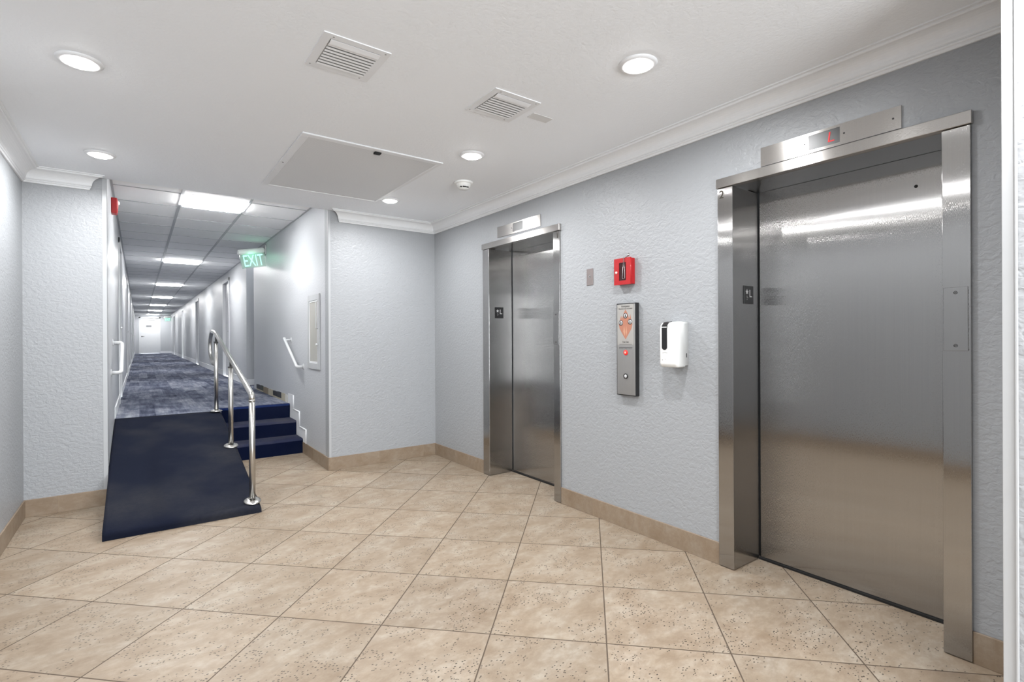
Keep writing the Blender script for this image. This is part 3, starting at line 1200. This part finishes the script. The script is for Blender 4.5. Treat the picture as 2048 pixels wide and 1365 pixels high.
# ---------------------------------------------------------------- lobby ceiling fittings
LIGHTS = [((-0.213, 3.062), 'recessed round ceiling light over the open floor, with no ramp or elevator near it'),
          ((-0.210, 4.520), 'recessed round ceiling light before the short wall piece beside the ramp'),
          ((1.895, 1.588), 'recessed round ceiling light near the front of elevator 2'),
          ((1.889, 3.058), 'recessed round ceiling light beside the smaller vent and smoke detector'),
          ((1.884, 4.490), 'recessed round ceiling light at the corner of the large return grille')]
first = None
for (lx, ly), lab in LIGHTS:
    if first is None:
        t = thing('recessed_light', lab, 'ceiling light', (lx, ly, CEIL), 'recessed lights in the lobby ceiling')
        bm = lathe(BM(), [(0.056, -0.004), (0.060, -0.012), (0.078, -0.010), (0.088, -0.003), (0.089, 0.0), (0.056, 0.0)], (lx, ly, CEIL), (0, 0, 1), 48)
        obj('trim_ring', bm, 'white_metal', t)
        bm = lathe(BM(), [(0.058, -0.004), (0.056, -0.014), (0.046, -0.019), (0.025, -0.022), (0, -0.023)], (lx, ly, CEIL), (0, 0, 1), 40)
        obj('lens', bm, 'lens', t)
        first = t
    else:
        dup(first, (lx, ly, CEIL), lab)
    area_light('recessed_lamp', (lx, ly, CEIL - 0.03), (0, 0, 0), 0.10, 0.10, 3.1, (0.98, 0.99, 1.0), 'DISK', 170)


def vent(x0, x1, y0, y1, label):
    cx, cy = (x0 + x1) / 2, (y0 + y1) / 2
    t = thing('air_vent', label, 'air vent', (cx, cy, CEIL), 'louvred ceiling vents')
    i = 0.036
    bm = BM()
    z0, z1 = CEIL - 0.0045, CEIL + 0.0
    for b in ((x0, x1, y0, y0 + i), (x0, x1, y1 - i, y1), (x0, x0 + i, y0 + i, y1 - i), (x1 - i, x1, y0 + i, y1 - i)):
        box(bm, *b, z0, z1)
    obj('frame', bm, 'white_metal', t)
    bm = BM()
    n = 8
    a, b = y0 + i, y1 - i
    prism(bm, [(a + 0.003, z0 - 0.001), (a + 0.034, z0 - 0.006), (a + 0.034, z0 - 0.0045), (a + 0.003, z0 + 0.0005)], 'x', x0 + i + 0.004, x1 - i)
    step = (b - a - 0.034) / n
    for k in range(n):
        ys = a + 0.040 + k * step
        prism(bm, [(ys, z0 - 0.0015), (ys + step * 0.50, z0 - 0.0035), (ys + step * 0.50 + 0.001, z0 - 0.0022), (ys + 0.001, z0 - 0.0002)], 'x', x0 + i + 0.004, x1 - i)
    obj('louvers', bm, 'white_metal', t)
    bm = BM()
    box(bm, x0 + i, x1 - i, y0 + i, y1 - i, CEIL - 0.0015, CEIL - 0.0005)
    obj('duct_shade_sheet', bm, plain('vent_shade_grey', (0.46, 0.46, 0.46), 0.7), t)  # flat grey sheet; the shade behind the slats is put into its colour
    for sx, sy in ((x0 + 0.045, y0 + 0.018), (x1 - 0.02, y0 + 0.018), (x0 + 0.018, y1 - 0.018), (x1 - 0.045, y1 - 0.018)):
        obj('screw', disc(BM(), (sx, sy, z0), (0, 0, -1), 0.004, 0.001, 8), 'nickel', t)
    return t


vent(0.627, 0.922, 2.172, 2.480, 'white louvred ceiling vent midway between the two nearest ceiling lights')
vent(1.478, 1.776, 2.158, 2.460, 'white louvred ceiling vent beside the pale rectangular plate')

# large return grille
gx0, gx1, gy0, gy1 = 0.820, 1.800, 3.308, 4.610
t = thing('return_air_grille', 'large flat white return air grille in the ceiling with a black latch', 'ceiling grille', ((gx0 + gx1) / 2, (gy0 + gy1) / 2, CEIL))
bm = BM()
i = 0.05
for b in ((gx0, gx1, gy0, gy0 + i), (gx0, gx1, gy1 - 0.022, gy1), (gx0, gx0 + i, gy0 + i, gy1 - 0.022), (gx1 - 0.030, gx1, gy0 + i, gy1 - 0.022)):
    box(bm, *b, CEIL - 0.009, CEIL, 0.003, 1)
obj('frame', bm, 'white_metal', t)
obj('filter_panel', box(BM(), gx0 + i, gx1 - 0.03, gy0 + i, gy1 - 0.022, CEIL - 0.005, CEIL - 0.001), 'filter', t)
obj('latch', box(BM(), 1.303, 1.347, gy0 + 0.044, gy0 + 0.082, CEIL - 0.019, CEIL - 0.007, 0.002), 'black', t)
bm = BM()
disc(bm, (gx0 + 0.022, 3.94, CEIL - 0.009), (0, 0, -1), 0.006, 0.0012, 10)
obj('screw', bm, 'dark_metal', t)

# smoke detector
sd = (2.164, 3.635)
t = thing('smoke_detector', 'round white smoke detector on the lobby ceiling', 'smoke detector', (*sd, CEIL))
obj('base_ring', lathe(BM(), [(0, 0), (0.078, 0), (0.078, -0.010), (0.070, -0.016), (0, -0.016)], (*sd, CEIL), (0, 0, 1), 40), 'white_plastic', t)
obj('sensor_dome', lathe(BM(), [(0.060, -0.016), (0.054, -0.036), (0.040, -0.048), (0.036, -0.058), (0, -0.060)], (*sd, CEIL), (0, 0, 1), 40), 'white_plastic', t)
bm = BM()
for ang in (-2.55, -2.05, -1.75, -1.3):
    c, s = math.cos(ang), math.sin(ang)
    box(bm, sd[0] + c * 0.046 - 0.008, sd[0] + c * 0.046 + 0.008, sd[1] + s * 0.046 - 0.005, sd[1] + s * 0.046 + 0.005, CEIL - 0.050, CEIL - 0.043)
obj('vent_slot', bm, 'black', t)

tag(obj('blank_plate', box(BM(), 1.822, 1.965, 2.276, 2.344, CEIL - 0.0022, CEIL, 0.001, 1), 'plate_grey'), 'small pale rectangular plate painted over on the ceiling beside a vent', 'blank plate')

# ---------------------------------------------------------------- ramp and steps
RX0, RX1 = HXL + 0.004, 0.745


def ramp_z(y):
    pts = [(4.256, 0.032), (4.260, 0.044), (4.268, 0.053), (4.282, 0.060), (4.32, 0.068), (4.40, 0.084), (5.44, 0.305), (6.30, 0.462), (6.62, 0.505)]
    for (a, za), (b, zb) in zip(pts, pts[1:]):
        if y <= b:
            return za + (zb - za) * (y - a) / (b - a)
    return pts[-1][1]


bm = BM()
ys = [4.256, 4.260, 4.268, 4.282, 4.30, 4.32, 4.36] + [4.40 + 2.22 * k / 30 for k in range(31)]
xs = [RX0, RX0 + 0.02] + [RX0 + 0.02 + (RX1 - RX0 - 0.05) * k / 12 for k in range(1, 13)] + [RX1 - 0.02, RX1 - 0.008, RX1]
rows = []
for y in ys:
    r = []
    for x in xs:
        z = ramp_z(y)
        if x > RX1 - 0.03:
            z -= 0.022 * ((x - RX1 + 0.03) / 0.03) ** 2
        z += 0.0015 * math.sin(x * 7 + y * 3) * math.sin(y * 2.3) if 4.5 < y < 6.4 else 0
        r.append(bm.verts.new((x, y, max(z, 0.008))))
    rows.append(r)
for r0, r1 in zip(rows, rows[1:]):
    for a in range(len(xs) - 1):
        f = bm.faces.new((r0[a], r0[a + 1], r1[a + 1], r1[a]))
        f.smooth = True


def skirt(line):
    low = [bm.verts.new((v.co.x, v.co.y, 0.001)) for v in line]
    for a in range(len(line) - 1):
        bm.faces.new((line[a], low[a], low[a + 1], line[a + 1]))
    return low


l1 = skirt(rows[0])
skirt([r[-1] for r in rows])
skirt([r[0] for r in rows])
skirt(rows[-1])
bmesh.ops.remove_doubles(bm, verts=bm.verts, dist=1e-5)
tag(obj('carpeted_ramp', bm, 'ramp_carpet'), 'dark navy carpeted ramp rising to the hallway, scuffed along the middle', 'ramp')

t = thing('carpeted_steps', 'short flight of navy carpeted steps beside the ramp', 'steps', (1.14, 6.5, 0))
SX0, SX1 = 0.749, HXR - 0.006
zs = [0.0, 0.165, 0.333, HF]
yf = [6.180, 6.480, 6.800]
for k in range(3):
    y0, z0, z1 = yf[k], zs[k], zs[k + 1]
    yb = 6.62 + 0.26 if k == 2 else yf[k + 1] + 0.06
    if k == 2:
        yb = 6.858
    r = 0.028
    pr = [(y0 + 0.006, max(z0, 0.001))]
    for q in range(7):
        a = q / 6 * PI / 2
        pr.append((y0 + r - r * math.cos(a), z1 - r + r * math.sin(a)))
    pr += [(yb, z1), (yb, max(z0, 0.001))]
    bm = prism(BM(), pr, 'x', SX0, SX1)
    st = obj('step', bm, 'stair_carpet', t)
    # tread wear strip over the nosing
    bm = BM()
    po, pi_ = [], []
    for q in range(7):
        a = (0.18 + 0.82 * q / 6) * PI / 2
        po.append((y0 + r - (r + 0.002) * math.cos(a), z1 - r + (r + 0.002) * math.sin(a)))
        pi_.append((y0 + r - (r - 0.001) * math.cos(a), z1 - r + (r - 0.001) * math.sin(a)))
    if k < 2:
        po.append((yf[k + 1], z1 + 0.002))
        pi_.append((yf[k + 1], z1 - 0.001))
    else:
        po.append((yb, z1 + 0.002))
        pi_.append((yb, z1 - 0.001))
    prism(bm, po + pi_[::-1], 'x', SX0 + 0.0, SX1 - 0.0)
    obj('nosing', bm, 'worn_carpet' if k < 2 else 'blue_band', st)

# ---------------------------------------------------------------- handrails
HX = 0.695
t = thing('ramp_handrail', 'polished steel handrail on three posts between ramp and steps', 'handrail', (HX, 5.45, 0.2))
posts = [(y, ramp_z(y) + (0.0065 if y < 6 else 0.013), z) for y, z in ((4.330, 0.848), (5.445, 1.055), (6.565, 1.285))]
R_ = 0.0215
for y, z0, z1 in posts:
    slope = (ramp_z(y + 0.06) - ramp_z(y - 0.06)) / 0.12 if y < 6 else 0.0
    bm = tube(BM(), [(HX, y, z0 + 0.006), (HX, y, z1)], R_, 20)
    p = obj('post', bm, 'chrome', t)
    bm = lathe(BM(), [(R_, 0.016), (R_ + 0.006, 0.016), (0.056, 0.008), (0.060, 0.002), (0.060, 0.0), (0, 0.0)], (HX, y, z0), (0, -slope, 1), 32)
    obj('base_flange', bm, 'chrome', p)
    bm = BM()
    ring_bar(bm, (HX, y, z1 - 0.008), (0, 0, 1), 0.012, R_ + 0.003, 0.010, 20)
    obj('collar', bm, 'dark_metal' if y > 5 else 'chrome', p)
bm = BM()
path = fillet([(HX, 4.330, 0.850), (HX, 4.336, 0.885), (HX, 6.60, 1.382), (HX, 6.98, 1.410), (HX, 7.16, 1.30), (HX, 7.14, 1.12), (HX, 6.95, 1.04), (HX, 6.585, 1.03)], 0.13, 8)
# tight elbow at the low end
path = [Vector((HX, 4.330, 0.846)), Vector((HX, 4.331, 0.868)), Vector((HX, 4.338, 0.884)), Vector((HX, 4.354, 0.893))] + [p for p in path if p.y > 4.6 or p.z > 1.0]
tube(bm, path, R_, 20)
obj('rail', bm, 'chrome', t)
for (y, z0, z1), rz in zip(posts[1:], (1.126, 1.372)):
    bm = tube(BM(), [(HX, y, z1 - 0.01), (HX, y, rz)], 0.010, 12)
    obj('saddle_stem', bm, 'dark_metal', t)


def wall_rail(x, sign, lo, hi, over, label):
    t = thing('wall_handrail', label, 'handrail', (x, (lo[0] + hi[0]) / 2, lo[1]), 'short white wall handrails')
    xr = x + sign * 0.072
    d = Vector((0, hi[0] - lo[0], hi[1] - lo[1])).normalized()
    bm = BM()
    top = Vector((xr, hi[0], hi[1])) + d * over
    pts = [(x + sign * 0.004, lo[0], lo[1]), (xr, lo[0], lo[1]), tuple(top)]
    if over == 0:
        pts = [(x + sign * 0.004, lo[0], lo[1]), (xr, lo[0], lo[1]), (xr, hi[0], hi[1]), (x + sign * 0.004, hi[0], hi[1])]
    tube(bm, fillet(pts, 0.03), 0.0165, 16)
    obj('rail', bm, 'rail_white', t)
    bm = lathe(BM(), [(0, 0.006), (0.030, 0.006), (0.036, 0.0), (0, 0)], (x, lo[0], lo[1]), (sign, 0, 0), 24)
    obj('flange', bm, 'rail_white', t)
    bm = lathe(BM(), [(0, 0.006), (0.030, 0.006), (0.036, 0.0), (0, 0)], (x, hi[0], hi[1]), (sign, 0, 0), 24)
    obj('flange', bm, 'rail_white', t)
    if over:
        bm = tube(BM(), [(x + sign * 0.004, hi[0], hi[1]), (xr, hi[0], hi[1])], 0.012, 12)
        obj('bracket', bm, 'rail_white', t)
    return t


wall_rail(HXR, -1, (6.165, 0.992), (6.74, 1.298), 0.05, 'short white handrail sloping on the wall above the steps')
wall_rail(HXL, 1, (5.83, 1.016), (6.24, 1.284), 0, 'short white handrail on the wall above the ramp')

# ---------------------------------------------------------------- hallway fittings
# light panels
for k, ly in enumerate(LIGHT_Y):
    names = ['square ceiling light panel at the lobby end of the hallway, largest of its row', 'second light panel along the hallway ceiling from the lobby',
             'third light panel along the hallway ceiling from the lobby', 'fourth light panel along the hallway ceiling from the lobby',
             'fifth light panel along the hallway ceiling from the lobby', 'sixth light panel along the hallway ceiling, last but one before the end door',
             'last light panel of the hallway ceiling, against the end wall']
    if k == 0:
        cx, cy = (GX[0] + GX[1]) / 2, ly + 0.305
        lp = thing('light_panel', names[0], 'ceiling light', (cx, cy, HCEIL), 'light panels along the hallway ceiling')
        bm = BM()
        DZ = 0.026
        y0, y1 = ly + 0.035, ly + 0.455
        box(bm, GX[0] + 0.014, GX[1] - 0.014, y0 - 0.006, y1 + 0.006, HCEIL - 0.006, HCEIL + 0.01)
        box(bm, GX[0] + 0.014, GX[1] - 0.014, y1 + 0.006, ly + 0.602, HCEIL - 0.001, HCEIL + 0.01)
        obj('frame', bm, 'white_metal', lp)
        obj('diffuser', box(BM(), GX[0] + 0.022, GX[1] - 0.022, y0, y1, HCEIL - DZ, HCEIL - 0.006, 0.006, 2), 'panel_light', lp)
    else:
        dup(lp, (cx, ly + 0.305, HCEIL), names[k])

# exit signs


def exit_sign(x, y, z, w, h, tilt, label):
    t = thing('exit_sign', label, 'exit sign', (x, y, z))
    T = Matrix.Translation((x, y, z)) @ Matrix.Rotation(tilt, 4, 'Y') @ Matrix.Translation((-x, -y, -z))

    def tob(name, bm, mat, parent, lab=None):
        bmesh.ops.transform(bm, matrix=T, verts=bm.verts)
        return obj(name, bm, mat, parent, lab)
    obj('wall_mount', box(BM(), x - 0.022, x - 0.0002, y - 0.06, y + 0.06, z - 0.075, z + 0.065, 0.004), 'nickel', t)
    bm = box(BM(), x - w, x - 0.018, y - 0.045, y + 0.045, z - 0.045, z + 0.035, 0.03, 4)
    for f in bm.faces:
        f.smooth = True
    tob('housing', bm, 'white_plastic', t)
    pn = tob('panel', box(BM(), x - w + 0.02, x - 0.03, y - 0.004, y + 0.004, z - 0.045 - h, z - 0.045), 'acrylic', t, 'clear acrylic panel')
    bm = BM()
    text_bm(bm, 'EXIT', h * 1.22, (0, 0, 0), (1, 0, 0), (0, 0, 1), 0.002)
    for v in bm.verts:
        v.co = Vector((v.co.x * 0.56 + x - w / 2 - 0.004, v.co.y + y - 0.0055, v.co.z + z - 0.046 - h / 2))
    tob('letters', bm, 'exit_green', pn, 'green glowing letters EXIT')
    return t


exit_sign(HXR, 8.28, 2.635, 0.385, 0.195, math.radians(-11), 'green EXIT sign hanging askew from the hallway wall near the steps')
exit_sign(HXR, 35.6, 2.60, 0.36, 0.19, math.radians(-2), 'small green EXIT sign far down the hallway beside the end door')
l = bpy.data.lights.new('exit_sign_glow', 'POINT')
l.energy = 0.05
l.color = (0.3, 1.0, 0.62)
l.shadow_soft_size = 0.05
lo = bpy.data.objects.new('exit_sign_glow', l)
lo.location = (HXR - 0.2, 8.20, 2.52)
C.objects.link(lo)

# fire alarm strobe
t = thing('fire_alarm_strobe', 'red fire alarm with white strobe high on the wall by the ramp', 'fire alarm', (HXL, 6.06, 2.50))
bm = box(BM(), HXL + 0.0002, HXL + 0.045, 6.02, 6.135, 2.495, 2.638, 0.006)
obj('body', bm, 'red', t)
bm = BM()
lathe(bm, [(0, 0.020), (0.012, 0.018), (0.020, 0.008), (0.022, 0), (0, 0)], (HXL + 0.044, 6.105, 2.605), (1, 0, 0), 18)
obj('strobe_lens', bm, 'white_plastic', t)
bm = tube(BM(), [(HXL + 0.046, 6.062, 2.505), (HXL + 0.050, 6.062, 2.565), (HXL + 0.046, 6.062, 2.63)], 0.0035, 6)
obj('rib', bm, plain('light_red', (0.70, 0.10, 0.10), 0.3), t)
bm = BM()
for q, z in enumerate((2.60, 2.583, 2.566, 2.549)):
    box(bm, HXL + 0.0448, HXL + 0.0462, 6.032, 6.048, z - 0.006, z + 0.006)
obj('printed_letters', bm, 'white_plastic', t)

# recessed cabinet above the steps
t = thing('extinguisher_cabinet', 'tall narrow white framed cabinet with beige pane, in the wall above the steps', 'cabinet', (HXR, 5.70, 0.988))
ca, cb, c0, c1 = 5.475, 5.930, 0.988, 1.787
bm = BM()
xf = HXR - 0.016
for b in ((ca, ca + 0.07, c0, c1), (cb - 0.06, cb, c0, c1), (ca + 0.07, cb - 0.06, c0, c0 + 0.065), (ca + 0.07, cb - 0.06, c1 - 0.065, c1)):
    box(bm, xf, HXR - 0.0002, *b, 0.003, 1)
obj('frame', bm, 'grey_white', t)
obj('pane', box(BM(), HXR - 0.007, HXR - 0.0003, ca + 0.068, cb - 0.058, c0 + 0.062, c1 - 0.062), 'beige_panel', t, 'beige pane')
bm = BM()
for b in ((ca + 0.07, ca + 0.085, c0 + 0.065, c1 - 0.065), (cb - 0.075, cb - 0.06, c0 + 0.065, c1 - 0.065), (ca + 0.07, cb - 0.06, c0 + 0.065, c0 + 0.08), (ca + 0.07, cb - 0.06, c1 - 0.08, c1 - 0.065)):
    box(bm, xf + 0.004, HXR - 0.0003, *b, 0.002, 1)
obj('glazing_bead', bm, 'white_metal', t)
obj('handle', tube(BM(), fillet([(xf, ca + 0.04, 1.42), (xf - 0.02, ca + 0.04, 1.42), (xf - 0.02, ca + 0.04, 1.70), (xf, ca + 0.04, 1.70)], 0.01), 0.004, 8), 'nickel', t)
obj('knob', lathe(BM(), [(0, 0.020), (0.009, 0.018), (0.011, 0.012), (0.005, 0.006), (0.006, 0), (0, 0)], (xf, ca + 0.05, 1.255), (-1, 0, 0), 16), 'white_metal', t)
